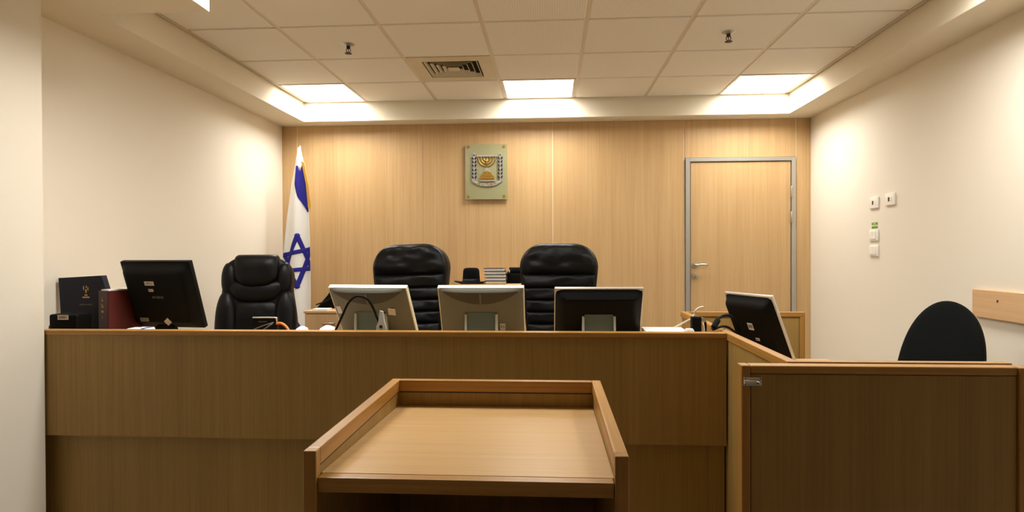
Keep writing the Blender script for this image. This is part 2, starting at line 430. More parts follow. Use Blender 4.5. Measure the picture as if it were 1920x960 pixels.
MB().box(XR - .0028, XR - .0020, 4.488, 4.522, .175, .186).build('lime_mark', LIME, g, world=True)

# ================================================================== JUDGES' BENCH
ZT = -.345; YF = 2.63; WT = -.45
bn = thing('judges_bench', 'long wooden judges bench with a plain front panel and oak cap', 'bench', (-.87, 2.68, FL))
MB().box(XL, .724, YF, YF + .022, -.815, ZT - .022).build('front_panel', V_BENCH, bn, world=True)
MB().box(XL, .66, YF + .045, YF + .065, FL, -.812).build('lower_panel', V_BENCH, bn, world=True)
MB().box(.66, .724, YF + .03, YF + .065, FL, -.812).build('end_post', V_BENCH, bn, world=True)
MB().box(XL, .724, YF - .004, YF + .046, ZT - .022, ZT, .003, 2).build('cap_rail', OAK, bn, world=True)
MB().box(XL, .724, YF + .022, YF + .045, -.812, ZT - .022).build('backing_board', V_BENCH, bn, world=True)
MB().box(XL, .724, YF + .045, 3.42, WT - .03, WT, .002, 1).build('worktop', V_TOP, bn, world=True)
for x in (-2.44, -1.45, -.36, .66):
    MB().box(x, x + .025, 2.80, 3.36, DZ, WT - .03).build('support', V_SIDE, bn, world=True)

# ================================================================== CLERK'S BOOTH
XS0, XS1 = .7255, .760; YS0, YS1 = 1.965, 3.56
bo = thing('clerk_booth', 'wooden clerk enclosure right of the judges bench with low walls and oak caps', 'booth', (1.05, 2.7, FL))
MB().box(XS0 + .006, XS1 - .004, YS0 + .012, YS1 - .012, FL, ZT - .03).build('side_panel', V_SIDE, bo, world=True)
MB().box(XS0, XS1, YS0, YS1, ZT - .03, ZT, .003, 2).build('side_cap', OAKY, bo, world=True)
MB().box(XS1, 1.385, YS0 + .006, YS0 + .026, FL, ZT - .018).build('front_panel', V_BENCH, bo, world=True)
MB().box(XS1, 1.388, YS0, YS0 + .032, ZT - .018, ZT, .003, 2).build('front_cap', OAK, bo, world=True)
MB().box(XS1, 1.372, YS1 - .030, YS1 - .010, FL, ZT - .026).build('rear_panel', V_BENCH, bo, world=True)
MB().box(XS1, 1.398, YS1 - .036, YS1, ZT - .026, ZT, .003, 2).build('rear_cap', OAK, bo, world=True)
MB().box(1.368, 1.398, YS1 - .036, YS1, FL, ZT - .026, .002, 1).build('rear_post', OAKZ, bo, world=True)
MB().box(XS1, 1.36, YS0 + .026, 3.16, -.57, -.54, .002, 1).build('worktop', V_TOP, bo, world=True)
# ---- swing gate
ga = thing('swing_gate', 'wooden swing gate with oak frame in front of the clerk enclosure', 'gate', (.96, 1.92, FL))
GX0, GX1, GY0, GY1 = .566, 1.352, 1.893, 1.938
MB().box(GX0, GX0 + .026, GY0, GY1, FL + .02, ZT, .002, 1).build('stile', OAKZ, ga, world=True)
MB().box(GX1 + .001, GX1 + .045, GY0 - .006, GY1, FL + .02, ZT, .002, 1).build('stile', OAKZ, ga, world=True)
MB().box(GX0 + .028, GX1 - .001, GY0, GY1, ZT - .024, ZT, .002, 1).build('top_rail', OAK, ga, world=True)
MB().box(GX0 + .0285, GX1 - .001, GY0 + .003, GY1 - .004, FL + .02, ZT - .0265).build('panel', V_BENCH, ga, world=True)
MB().box(GX0 + .020, GX0 + .030, GY0 + .008, GY1 - .008, FL + .02, ZT - .004).build('joint_shadow_strip', DARKH, ga, world=True)
lt = MB(); yl = GY0 - .0005; LZ0, LZ1 = -.405, -.380
lt.box(.571, .624, yl - .003, yl, LZ0, LZ1, .001, 1)
lt = lt.build('bolt_latch', CHROME, ga, world=True)
MB().tube([(.5715, yl - .008, -.3925), (.606, yl - .008, -.3925)], .0068, 10, 0).build('barrel', CHROME, lt, world=True, smooth='auto')
MB().tube([(.604, yl - .010, -.3945), (.608, yl - .018, -.3905), (.615, yl - .019, -.398)], .0026, 8).build('bolt_knob', CHROME, lt, world=True, smooth=True)
MB().box(.600, .613, yl - .006, yl - .002, -.3985, -.3955).build('slot', DARKH, lt, world=True)
for (x, z) in ((.5755, LZ1 - .004), (.5755, LZ0 + .004), (.6195, LZ1 - .004), (.6195, LZ0 + .004)):
    MB().box(x - .0016, x + .0016, yl - .0042, yl - .002, z - .0016, z + .0016).build('screw', DARKH, lt, world=True)

# ================================================================== LECTERN
X0, X1, Y0, Y1, TZ = -.499, .149, 1.213, 1.924, -.40
le = thing('lectern', 'wooden lectern with raised oak rim around a flat writing surface', 'lectern', (-.175, 1.57, FL))
RW = .027; RT = .034
for xa in (X0, X1 - RW):
    MB().box(xa, xa + RW, Y0 + .0245, Y1, TZ - RT, TZ, .0025, 2).build('side_rail', OAKY, le, world=True)
    MB().box(xa, xa + RW, Y0, Y0 + .024, FL, TZ, .0015, 1).build('front_stile', OAKZ, le, world=True)
    MB().box(xa + .003, xa + RW - .003, Y0 + .0245, Y1 - .003, FL, TZ - RT).build('side_panel', V_SIDE, le, world=True)
MB().box(X0 + RW, X1 - RW, Y1 - RW, Y1, TZ - RT, TZ, .0025, 2).build('back_rail', OAK, le, world=True)
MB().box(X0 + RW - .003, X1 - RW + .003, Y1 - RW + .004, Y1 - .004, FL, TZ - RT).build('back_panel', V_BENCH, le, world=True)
for xa, xb in ((X0 + RW - .003, X0 + RW - .0022), (X1 - RW + .0022, X1 - RW + .003)):
    MB().box(xa, xb, Y0 + .026, Y1 - RW, TZ - RT - .0035, TZ - RT).build('joint_shadow_strip', DARKH, le, world=True)  # dark strip painting the shadow gap under each side rail
MB().box(X0 + RW, X1 - RW, Y1 - RW + .0025, Y1 - RW + .004, TZ - RT - .004, TZ - RT).build('joint_shadow_strip', DARKH, le, world=True)  # likewise a painted shadow line below the back rail
xi0, xi1 = X0 + RW - .002, X1 - RW + .002
zf, zb = -.4545, -.478; yf, yb = Y0 + .034, Y1 - RW + .003
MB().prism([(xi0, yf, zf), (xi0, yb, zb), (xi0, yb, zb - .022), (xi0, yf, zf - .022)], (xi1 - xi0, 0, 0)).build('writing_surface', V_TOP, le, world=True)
MB().box(X0 + RW + .001, X1 - RW - .001, Y0 + .006, Y0 + .0325, zf - .030, zf, .002, 2).build('front_nosing', OAK, le, world=True)
MB().box(xi0, xi1, Y0 + .10, yb, -.86, -.84).build('shelf', V_TOP, le, world=True)
MB().box(xi0, xi1, Y0 + .05, yb, FL + .08, FL + .10).build('shelf', V_TOP, le, world=True)

# ================================================================== MONITORS
def sticker(parent, mx, x, z, d, wd, ht, rot=0, bars=True, name='sticker', m_=None):
    R = mx @ Matrix.Translation((x, -d, z)) @ Matrix.Rotation(rot, 4, 'Y')
    s = MB(); s.box(-wd / 2, wd / 2, -.0012, 0, -ht / 2, ht / 2, mx=R); s = s.build(name, m_ or LABEL, parent)
    if bars:
        b = MB(); n = max(4, int(wd / .0045)); x0 = -wd * .38
        for i in range(n):
            ww = wd * .76 / n; b.box(x0 + i * ww, x0 + i * ww + ww * random.choice((.3, .5, .7)), -.0018, -.001, -ht * .22, ht * .28, mx=R)
        b.build('barcode', INK, s)
    return s
def monitor(name, label, W, H, top, rz, tilt, wt, rim, backm, style, group='desktop monitors', low=-.10):
    ca, sa = math.cos(tilt), math.sin(tilt); th = .016 if style == 'silver' else .026
    # back-top edge of the panel sits at `top`; origin on the worktop under the panel's centre
    off = Matrix.Rotation(rz, 3, 'Z') @ Vector((0, -th * ca - H / 2 * sa, 0))
    hc = (top[2] - wt) - (H / 2 * ca - th * sa)
    t = thing(name, label, 'monitor', (top[0] - off.x, top[1] - off.y, wt), rz, group)
    mx = Matrix.Translation((0, 0, hc)) @ Matrix.Rotation(tilt, 4, 'X')
    MB().box(-W / 2, W / 2, -th, 0, -H / 2, H / 2, .004, 2, mx).build('bezel', rim, t, smooth='auto')
    MB().box(-W / 2 + .015, W / 2 - .015, -.001, .001, -H / 2 + .018, H / 2 - .015, mx=mx).build('screen', SCREEN, t)
    bul = .030 if style == 'grey' else .038
    def depth(x, z):
        u = abs(x) / (W / 2); v_ = z / (H / 2)
        e = max(0, 1 - u ** 3.2) ** .7
        if style == 'grey': k = min(1, max(0, (1 - v_) / .035)) ** .5 * min(1, max(0, (1 + v_) / .3)) ** .5
        else: k = min(1, max(0, (.96 - v_) / .22)) * min(1, max(0, (1 + v_) / .25)); e = min(1, (1 - u) / .16) if u < 1 else 0
        return th - .002 + bul * k * e
    m = MB(); nu, nv = 32, 32; ix, iz = W - .004, H - .003
    def fn(u, v_):
        x = -ix / 2 + ix * u; z = -iz / 2 + iz * v_
        return mx @ Vector((x, -depth(x * W / ix, z * H / iz), z))
    m.grid(fn, nu, nv); m.build('back_cover', backm, t, smooth='auto' if style != 'grey' else True)
    if style == 'grey':
        m = MB()      # lens shaped vent recess under the top edge
        def gv(u, v_):
            x = (-.43 + .86 * u) * W; q = 1 - (2 * u - 1) ** 2
            zt = H * (.5 - .035); zb_ = zt - H * (.02 + .19 * q)
            z = zb_ + (zt - zb_) * v_
            return mx @ Vector((x, -depth(x, z) - .0012, z))
        m.grid(gv, 24, 6); vg = m.build('vent_recess', GREYD, t, smooth=True)
        m = MB(); m.box(-.004, .004, -depth(0, H * .3) - .004, -depth(0, H * .3), H * .27, H * .445, mx=mx); m.build('rib', GREYB, vg)
    # stand: slanted arm with two cheeks on an oval foot
    aw = .066 if style != 'black' else .045; zc = hc - H * .02
    p0 = mx @ Vector((0, -(th + bul) + .012, -H * low)); 
    y0, z0 = p0.y, p0.z; y1, z1 = y0 + .012, .012
    cm = [(-aw, y0, z0), (-aw, y0 - .012, z0 - .004), (-aw, y1 - .020, z1), (-aw, y1 + .012, z1)]
    MB().prism(cm, (2 * aw, 0, 0)).build('stand_arm', STAND if style != 'black' else BLACKM, t)
    for s in (-1, 1):
        cx = s * (aw + .001) if s > 0 else s * (aw + .001) - .010
        pr = [(cx, y0 + .006, z0 - .01), (cx, y0 - .018, z0 - .012), (cx, y0 - .024, z0 * .55), (cx, y1 - .034, z1), (cx, y1 + .03, z1)]
        MB().prism(pr, (.010, 0, 0)).build('stand_cheek', STANDL if style != 'black' else BLACKM, t)
    MB().lathe([(.122, 0), (.125, .004), (.120, .010), (.06, .014)], (0, y1 - .005, 0), 28, 1, .62).build('stand_foot', STAND if style == 'grey' else BLACKM, t, smooth='auto')
    t['_d'] = 0; del t['_d']
    return t, mx, (lambda x, z: depth(x, z)), hc
# black monitor, far left
m4, mx, dp, _ = monitor('monitor', 'large black monitor at the left end of the bench, seen from behind, with white stickers', .378, .352, (-1.926, 2.90, -.046), math.radians(-6), math.radians(19), WT, BLACK, BLACK, 'black', low=.42)
sticker(m4, mx, -.026, .076, dp(-.026, .076) + .0005, .050, .021)
sticker(m4, mx, -.026, .040, dp(0, 0) + .0005, .026, .014)
sticker(m4, mx, -.105, -.118, dp(-.105, -.118) + .0005, .046, .020, m_=mat('grey_label', (150, 146, 134), .6))
sticker(m4, mx, .022, -.128, dp(.022, -.128) + .0005, .030, .030, PI / 4 + .1, False)
b = MB()
for i in range(7): b.box(-.028 + i * .009, -.022 + i * .009 + random.uniform(-.002, .002), -dp(0, 0) - .001, -dp(0, 0), -.002 + random.uniform(-.002, .001), .009, mx=mx)
b.build('faint_print', INKD, m4)
# grey monitors
g1, mx, dp, _ = monitor('monitor', 'grey monitor seen from behind, with a black cable arching over its back', .392, .310, (-.868, 2.87, -.171), math.radians(-7), math.radians(33), WT, GREYR, GREYB, 'grey')
sticker(g1, mx, .108, .035, dp(.108, .035) + .002, .036, .040, .12, False)
sticker(g1, mx, -.162, .035, dp(-.162, .035) + .003, .022, .044, -.05, False)
h1 = MB(); h1.lathe([(.009, 0), (.010, .002), (.009, .004)], n=16)
g1c = [o for o in g1.children if o.name.startswith('stand_cheek')][-1]
g2, mx, dp, _ = monitor('monitor', 'grey monitor seen from behind, in the middle between the two judge chairs', .405, .300, (-.330, 2.87, -.171), 0, math.radians(28), WT, GREYR, GREYB, 'grey')
sticker(g2, mx, .098, -.050, dp(.098, -.05) + .002, .026, .038, 0, True)
b = MB(); b.box(-.182, -.150, -.036, -.033, .118, .123, mx=mx); b.build('faint_print', LABEL, g2)
# black monitor with silver rim
m3, mx, dp, _ = monitor('monitor', 'black backed monitor with thin silver rim, in front of the right judge chair', .408, .300, (.218, 2.87, -.174), math.radians(1), math.radians(27), WT, SILVR, BLACK, 'silver')
# clerk's monitor
m5, mx, dp, _ = monitor('monitor', 'black monitor with silver rim turned sideways in the clerk enclosure', .335, .345, (.927, 3.03, -.212), math.radians(-68), math.radians(23), -.54, SILVR, BLACK, 'silver', low=.36)
sticker(m5, mx, -.000, .020, dp(0, 0) + .0005, .036, .036, .0, True)
sticker(m5, mx, .020, -.045, dp(0, 0) + .0005, .026, .014, 0, True)

# ================================================================== CHAIRS
def star_base(t, hcol, r=.31):
    MB().lathe([(.045, .10), (.05, .12), (.028, .13), (.026, hcol - .02), (.03, hcol)], n=18).build('gas_column', BLACKM, t, smooth='auto')
    for k in range(5):
        a = 2 * PI * k / 5 + .3; R = Matrix.Rotation(a, 4, 'Z')
        m = MB(); m.prism([R @ Vector(p) for p in ((.03, -.026, .085), (.03, -.026, .135), (r, -.016, .088), (r, -.016, .066))], R.to_3x3() @ Vector((0, .045, 0)))
        lg = m.build('base_leg', BLACKM, t)
        c = MB(); c.lathe([(.018, -.022), (.028, -.016), (.028, .016), (.018, .022)], n=16)
        for vv in c.b.verts: vv.co = R @ (Matrix.Rotation(PI / 2, 4, 'X') @ vv.co + Vector((r - .012, 0, .0285)))
        c.tube([R @ Vector((r - .012, 0, .035)), R @ Vector((r - .012, 0, .075))], .007, 8, 0)
        c.build('caster', BLACK, lg, smooth='auto')
def lean(y, zp, ang): return Matrix.Translation((0, y, zp)) @ Matrix.Rotation(-ang, 4, 'X') @ Matrix.Translation((0, 0, -zp))
def seat_pad(t, wx, dy, z0, z1, m_, yc=0):
    s = MB(); mx = Matrix.Translation((0, yc, z0)) @ Matrix.Rotation(-PI / 2, 4, 'X')
    # pad drawn flat: t axis runs front to back, bulge points up
    s.puff(lambda q: wx, -dy, dy, 0, z1 - z0, 18, 16, 5, 5, back=.03, wr=.003, seed=3, mx=Matrix.Translation((0, yc, z0)) @ Matrix(((1, 0, 0, 0), (0, 0, 1, 0), (0, -1, 0, 0), (0, 0, 0, 1))))
    return s.build('seat', m_, t, smooth=True)
def arm(t, s, w_, m_, zt=.66, front=-.20, back=.20):
    a = MB(); a.tube([(s * (w_ - .05), front * .6, .46), (s * (w_ + .02), front * .8, .50), (s * (w_ + .03), front, zt - .06), (s * (w_ + .03), front * .6, zt - .015), (s * (w_ + .02), back * .4, zt - .012), (s * (w_ - .01), back, zt - .02)], .022, 10)
    a = a.build('armrest', m_, t, smooth=True)
    p = MB(); p.puff(lambda q: .032, front * .9, back * .4, 0, .022, 8, 14, 3, 4, back=.012, mx=Matrix.Translation((s * (w_ + .028), 0, zt)) @ Matrix(((1, 0, 0, 0), (0, 0, 1, 0), (0, -1, 0, 0), (0, 0, 0, 1))))
    p.build('arm_pad', LEATH, a, smooth=True)
def judge_chair(x, y, rz, label, crown, seed):
    t = thing('judge_chair', label, 'chair', (x, y, DZ), rz, 'high-backed leather judge chairs')
    mx = lean(.0, .48, math.radians(7)) @ Matrix.Translation((0, 0, .6)) @ Matrix.Rotation(crown, 4, 'Y') @ Matrix.Translation((0, 0, -.6)); top = 1.250
    def hw(q): return .222 + .046 * min(1, max(0, (q - .66) / .42)) - .018 * max(0, (q - 1.10) / .14)
    def outline(k):
        def f(q):
            c = max(0, min(1, (q - (top - .15)) / .15)); e = (1 - c ** 2.3) ** (1 / 2.3)
            return hw(q) * k - .165 * (1 - e)
        return f
    MB().puff(outline(1.0), .44, top, .0, .062, 30, 34, 9, 16, back=.075, mx=mx).build('backrest', LEATH, t, smooth=True)
    MB().puff(outline(.965), 1.033, top - .006, .040, .060, 30, 26, 4, 3.2, wr=.013, seed=seed, mx=mx).build('head_cushion', LEATH, t, smooth=True)
    zs = (1.033, .945, .862, .782, .702, .60, .48)
    for i, (a, b_) in enumerate(zip(zs, zs[1:])):
        MB().puff(lambda q: hw(q) * .93, b_, a, .050, .032, 26, 12, 6, 3.4, wr=.010, seed=seed + i * 2.3, mx=mx).build('back_cushion', LEATH, t, smooth=True)
    seat_pad(t, .26, .25, .40, .50, LEATH, -.26)
    for s in (-1, 1): arm(t, s, .25, BLACK, .66, -.42, -.02)
    star = Matrix.Translation((0, -.2, 0))
    star_base(t, .40)
    return t
judge_chair(-.965, 4.22, math.radians(-4), 'black leather judge chair on the left, with a creased slightly slanted head cushion', -.035, 1.3)
judge_chair(.050, 4.22, math.radians(0), 'black leather judge chair on the right, behind the silver rimmed monitor', .0, 7.7)
# left chair: thick head pad over a waisted back with side wings
t = thing('office_chair', 'black leather office chair with separate head pad, in front of the flag at the left', 'chair', (-1.918, 3.93, DZ), math.radians(13))
mx = lean(0, .48, math.radians(8)); top = 1.165
def hw3(q):
    pts = ((.40, .262), (.70, .282), (.80, .272), (.90, .252), (.955, .243), (.985, .248), (1.02, .252), (1.06, .248), (1.10, .232), (1.13, .205), (1.15, .170), (1.17, .13))
    for (a, b_), (c, d_) in zip(pts, pts[1:]):
        if a <= q <= c: return .885 * (b_ + (d_ - b_) * (q - a) / (c - a))
    return .885 * (pts[0][1] if q < .4 else pts[-1][1])
MB().puff(hw3, .42, top, 0, .075, 34, 40, 7, 14, back=.07, mx=mx).build('backrest', LEATH, t, smooth=True)
def hpad(q):
    u = (q - .955) / (1.18 - .955); return .140 * (1 - max(0, (.42 - u) / .42) ** 2.2 * .62) - .02 * max(0, (u - .86) / .14) ** 2
MB().puff(hpad, .955, 1.180, .040, .078, 26, 22, 4, 3.2, wr=.004, seed=5, mx=mx).build('head_pad', LEATH, t, smooth=True)
def lumb(q):
    u = (q - .86) / .14; return .185 - .09 * max(0, 1 - u) ** 2
MB().puff(lumb, .858, 1.01, .050, .045, 26, 14, 4, 2.6, wr=.004, seed=9, mx=mx).build('neck_cushion', LEATH, t, smooth=True)
MB().puff(lambda q: .132, .47, .872, .050, .042, 22, 22, 4, 4, wr=.005, seed=11, mx=mx).build('back_cushion', LEATH, t, smooth=True)
for s in (-1, 1):
    MB().puff(lambda q: .070 * max(.05, 1 - abs((q - .66) / .29) ** 3.2) ** .5, .40, .945, .040, .070, 12, 24, 2.4, 3.2, wr=.004, seed=13 + s, mx=mx @ Matrix.Translation((s * .183, 0, 0))).build('side_wing', LEATH, t, smooth=True)
    MB().puff(lambda q: .052 * max(.05, 1 - abs((q - 1.02) / .115) ** 2.4) ** .5, .91, 1.128, .040, .050, 10, 14, 2.4, 3, wr=.003, seed=17 + s, mx=mx @ Matrix.Translation((s * .170, 0, 0))).build('shoulder_wing', LEATH, t, smooth=True)
seat_pad(t, .26, .25, .40, .50, LEATH, -.26)
for s in (-1, 1): arm(t, s, .27, BLACK, .66, -.42, -.02)
star_base(t, .40)
# clerk's fabric chair
t = thing('task_chair', 'black fabric office chair with a rounded back by the right wall', 'chair', (1.655, 2.86, DZ), math.radians(-50))
mx = lean(.06, .46, math.radians(25)); top = .995
def ov(q):
    c = max(0, min(1, (q - .64) / (top - .64))); return max(.001, .172 * (1 - c ** 2.3) ** .46)
MB().puff(ov, .50, top, 0, .052, 26, 30, 3.5, 8, back=.04, mx=mx).build('backrest', FABRIC, t, smooth=True)
seat_pad(t, .235, .225, .41, .49, FABRIC, -.18)
MB().tube([(0, -.05, .40), (0, .06, .42), (0, .10, .52), (0, .16, .70)], .02, 8).build('back_support', BLACKM, t, smooth=True)
star_base(t, .41)

# ================================================================== FLAG
fg = thing('flag', 'white and blue national flag hanging furled on a pole in the left back corner', 'flag', (-2.18, 5.27, DZ))
YFG = 5.25
EL = ((.90, -2.186), (.80, -2.205), (.746, -2.214), (.585, -2.250), (.30, -2.292), (-.037, -2.328), (-.223, -2.340), (-.48, -2.345), (-.95, -2.335))
ER = ((.90, -2.166), (.80, -2.150), (.746, -2.143), (.585, -2.112), (.40, -2.096), (-.038, -2.084), (-.50, -2.086), (-.95, -2.095))
def ip(T, z):
    if z >= T[0][0]: return T[0][1]
    for (a, b_), (c, d_) in zip(T, T[1:]):
        if c <= z <= a: return b_ + (d_ - b_) * (z - a) / (c - a)
    return T[-1][1]
def fy(x, z):
    l, r = ip(EL, z), ip(ER, z); s = (x - l) / max(1e-4, r - l); w_ = r - l
    return YFG + .085 * w_ * math.sin(s * 5.2 * PI / 2 + .8 + z * .7) + .05 * w_ * math.sin(s * 13 + z * 1.3) * (.4 + .3 * math.sin(z * 2))
def fp(x, z, o=0): return (x, fy(x, z) - o, z)
def fs(s, z, o=0):
    l, r = ip(EL, z), ip(ER, z); return fp(l + (r - l) * s, z, o)
def solid(ob, th):
    md = ob.modifiers.new('thickness', 'SOLIDIFY'); md.thickness = th; md.offset = 0
m = MB(); m.grid(lambda u, v_: fs(u, .90 - 1.85 * v_), 40, 70)
cl = m.build('cloth', FLAGW, fg, world=True, smooth=True); solid(cl, .002)
def patch(fn, name, nu, nv, th=.0016):
    m = MB(); m.grid(fn, nu, nv); o = m.build(name, FLAGB, cl, world=True, smooth=True); solid(o, th); return o
def quadpatch(a, b_, c, d_):            # a-b top edge, d-c bottom edge, points (x, z)
    def fn(u, v_):
        x = (a[0] * (1 - u) + b_[0] * u) * (1 - v_) + (d_[0] * (1 - u) + c[0] * u) * v_
        z = (a[1] * (1 - u) + b_[1] * u) * (1 - v_) + (d_[1] * (1 - u) + c[1] * u) * v_
        l, r = ip(EL, z), ip(ER, z); x = min(max(x, l), r)
        return fp(x, z, .0035)
    return fn
# upper stripe: a long wedge, narrow at the top; lower stripe: wedge at the bottom left
UL = ((.74, -2.200), (.585, -2.212), (.47, -2.185), (.385, -2.130), (.33, -2.100))
def up(u, v_):
    z = .742 - .40 * v_; r = ip(ER, z) - .002; l = min(ip(UL, z), r - .002); return fp(l + (r - l) * u, z, .0035)
patch(up, 'upper_stripe', 10, 24)
LR = ((-.33, -2.270), (-.477, -2.235), (-.57, -2.205), (-.685, -2.145), (-.95, -2.10))
def lo_(u, v_):
    z = -.30 - .64 * v_; l = ip(EL, z) + .001; r = max(l + .002, ip(LR, z)); return fp(l + (r - l) * u, z, .0035)
patch(lo_, 'lower_stripe', 12, 30)
# six-pointed star from six ribbons that follow the folds
def ribbon(p, q, wd):
    p, q = Vector(p), Vector(q); dd = (q - p).normalized(); nn = Vector((-dd.y, dd.x)) * wd / 2
    e = dd * wd * .5
    a, b_ = p - e + nn, p - e - nn; c, d_ = q + e - nn, q + e + nn
    return (a.x, a.y), (b_.x, b_.y), (c.x, c.y), (d_.x, d_.y)
T1 = ((-2.190, .137), (-2.312, -.168), (-2.078, -.146)); T2 = ((-2.193, -.300), (-2.316, -.028), (-2.080, .022))
for T in (T1, T2):
    for i in range(3):
        a, b_, c, d_ = ribbon(T[i], T[(i + 1) % 3], .036)
        patch(quadpatch(a, b_, c, d_), 'star_bar', 4, 24, .0012)
# gold fringe along the right edge
m = MB()
for i in range(70):
    z = .78 - .40 * i / 70; x = ip(ER, z); y = fy(x, z)
    m.tube([(x - .004, y - .004, z), (x + .016 + random.uniform(0, .008), y - .006, z - .012), (x + .020 + random.uniform(0, .008), y - .004 + random.uniform(-.004, .004), z - .040)], .0038, 4, 0)
fr = m.build('fringe', FRINGE, cl, world=True); fr['kind'] = 'stuff'
MB().tube([(-2.176, 5.285, DZ + .03), (-2.176, 5.285, .86)], .0125, 12, 0).build('pole', STEEL, fg, world=True, smooth='auto')
MB().lathe([(.17, 0), (.17, .015), (.05, .03), (.03, .09), (.018, .10)], (-2.176, 5.285, DZ), 28).build('base', STEEL, fg, world=True, smooth='auto')
MB().lathe([(.030, .70), (.034, .74), (.026, .80), (.014, .85), (.006, .905), (.002, .92)], (-2.176, 5.275, 0), 16).build('finial_cover', FLAGW, fg, world=True, smooth=True)

# ================================================================== WALL EMBLEM
em = thing('wall_emblem', 'silver and gold menorah emblem on a greenish glass plate on the wood wall', 'emblem', (-.58, YB - .02, .46))
EX0, EX1, EZ0, EZ1 = -.771, -.390, .462, .956; YE = YB - .05
MB().box(EX0, EX1, YE, YE + .010, EZ0, EZ1, .001, 1).build('glass_plate', GLASS, em, world=True)
for (x, z) in ((EX0 + .030, EZ1 - .022), (EX1 - .030, EZ1 - .022), (EX0 + .030, EZ0 + .030), (EX1 - .030, EZ0 + .030)):
    m = MB(); m.lathe([(.011, -.006), (.013, -.004), (.013, 0), (.008, .001), (.008, .030)], n=16)
    for vv in m.b.verts: vv.co = Matrix.Rotation(-PI / 2, 3, 'X') @ vv.co + Vector((x, YE, z))
    m.build('standoff', BRASS, em, world=True, smooth='auto')
S = (EX1 - EX0) / 540.0
def ep(cx, cy, o=.004): return Vector((EX0 + (cx - 226) * S, YE - o, EZ1 - (cy - 145) * S))
def leaf(m, cx, cy, ang, ln, wd, o0, o1):
    pts = []
    for k in range(10):
        a = 2 * PI * k / 10; px = math.cos(a) * ln / 2; py = math.sin(a) * wd / 2 * (1 - .35 * math.cos(a))
        pts.append(ep(cx + px * math.cos(ang) - py * math.sin(ang), cy + px * math.sin(ang) + py * math.cos(ang), o0))
    m.prism(pts, (0, -(o1 - o0), 0))
for cx, s in ((342, -1), (674, 1)):
    m = MB(); q = MB()
    for cy in (330, 376, 422, 478, 524, 572):
        for k in (-1, 1):
            leaf(m, cx + k * 20, cy - 8, k * -.95 if k > 0 else PI + .95, 58, 31, 0, .008)
            leaf(q, cx + k * 20, cy - 8, k * -.95 if k > 0 else PI + .95, 44, 19, .008, .011)
    leaf(m, cx, 285, PI / 2, 70, 34, 0, .008); leaf(q, cx, 290, PI / 2, 42, 12, .008, .011)
    m.tube([ep(cx, 300, .006), ep(cx, 600, .006), ep(cx - s * 30, 640, .006)], 8 * S, 8, 3)
    b1 = m.build('olive_branch', SILVER, em, world=True)
    q.build('leaf_inlay', BRONZE, b1, world=True)
mn = MB()
mn.tube([ep(505, 300), ep(505, 450)], 8 * S, 8, 0)
for R in (42, 76, 110):
    mn.tube([ep(505 - R, 308)] + [ep(505 - R * math.cos(a), 318 + R * math.sin(a)) for a in [PI * k / 12 for k in range(13)]] + [ep(505 + R, 308)], 8 * S, 8, 1)
mn = mn.build('menorah', GOLD, em, world=True, smooth=True)
l = MB(); l.prism([ep(378, 283, .001), ep(636, 283, .001), ep(636, 303, .001), ep(378, 303, .001)], (0, -.010, 0))
for k in range(7): l.prism([ep(505 + (k - 3) * 36.5 - 12, 306, .002), ep(505 + (k - 3) * 36.5 + 12, 306, .002), ep(505 + (k - 3) * 36.5 + 6, 292, .002), ep(505 + (k - 3) * 36.5 - 6, 292, .002)], (0, -.012, 0))
l.build('lamp_row', SILVER, mn, world=True)
ft = MB(); ft.prism([ep(x, y, .001) for x, y in ((486, 448), (526, 448), (540, 500), (470, 500))], (0, -.012, 0))
ft.build('foot_stem', SILVER, mn, world=True)
ft = MB()
for (x0, x1, y0, y1, o) in ((482, 530, 488, 520, .016), (440, 572, 512, 552, .013), (412, 602, 545, 590, .010)):
    ft.prism([ep(x0 + 10, y0, .001), ep(x1 - 10, y0, .001), ep(x1, y1, .001), ep(x0, y1, .001)], (0, -o, 0))
for cx, cy in ((505, 550), (450, 572), (505, 575), (560, 572)):
    leaf(ft, cx, cy, 0, 34, 26, .010, .018)
ft.build('stepped_foot', GOLD, mn, world=True)
ft = MB(); ft.prism([ep(412, 598, .001), ep(606, 598, .001), ep(606, 616, .001), ep(412, 616, .001)], (0, -.011, 0)); ft.build('foot_slab', SILVER, mn, world=True)
# ribbon with the five Hebrew letters of the country name
def arc(u): 
    a = -1 + 2 * u; return 508 + a * 196, 662 - 70 * abs(a) ** 2.6
m = MB()
N = 28
top_ = [arc(i / N) for i in range(N + 1)]
m.prism([ep(x, y - 20, .001) for x, y in top_] + [ep(x, y + 20, .001) for x, y in top_[::-1]], (0, -.008, 0))
rb = m.build('ribbon', SILVER, em, world=True)
GL = {'lamed': [((.2, 1.25), (.2, .8), (.85, .8), (.8, .35), (.4, 0))], 'alef': [((.1, 1), (.9, 0)), ((.85, 1), (.8, .6), (.55, .5)), ((.15, 0), (.2, .4), (.45, .55))],
      'resh': [((.1, 1), (.75, 1), (.85, .85), (.85, 0))], 'shin': [((.08, 1), (.2, .05), (.75, .05), (.95, 1)), ((.5, 1), (.45, .4), (.2, .25))], 'yod': [((.3, 1), (.65, 1), (.6, .6))]}
m = MB()
for g_, cx in (('lamed', 402), ('alef', 455), ('resh', 508), ('shin', 562), ('yod', 606)):
    cy = arc((cx - 312) / 392)[1]
    for st in GL[g_]: m.tube([ep(cx - 18 + 36 * a, cy + 17 - 34 * b_, .0095) for a, b_ in st], 4.2 * S, 6, 0)
m.build('lettering', GOLD, rb, world=True)

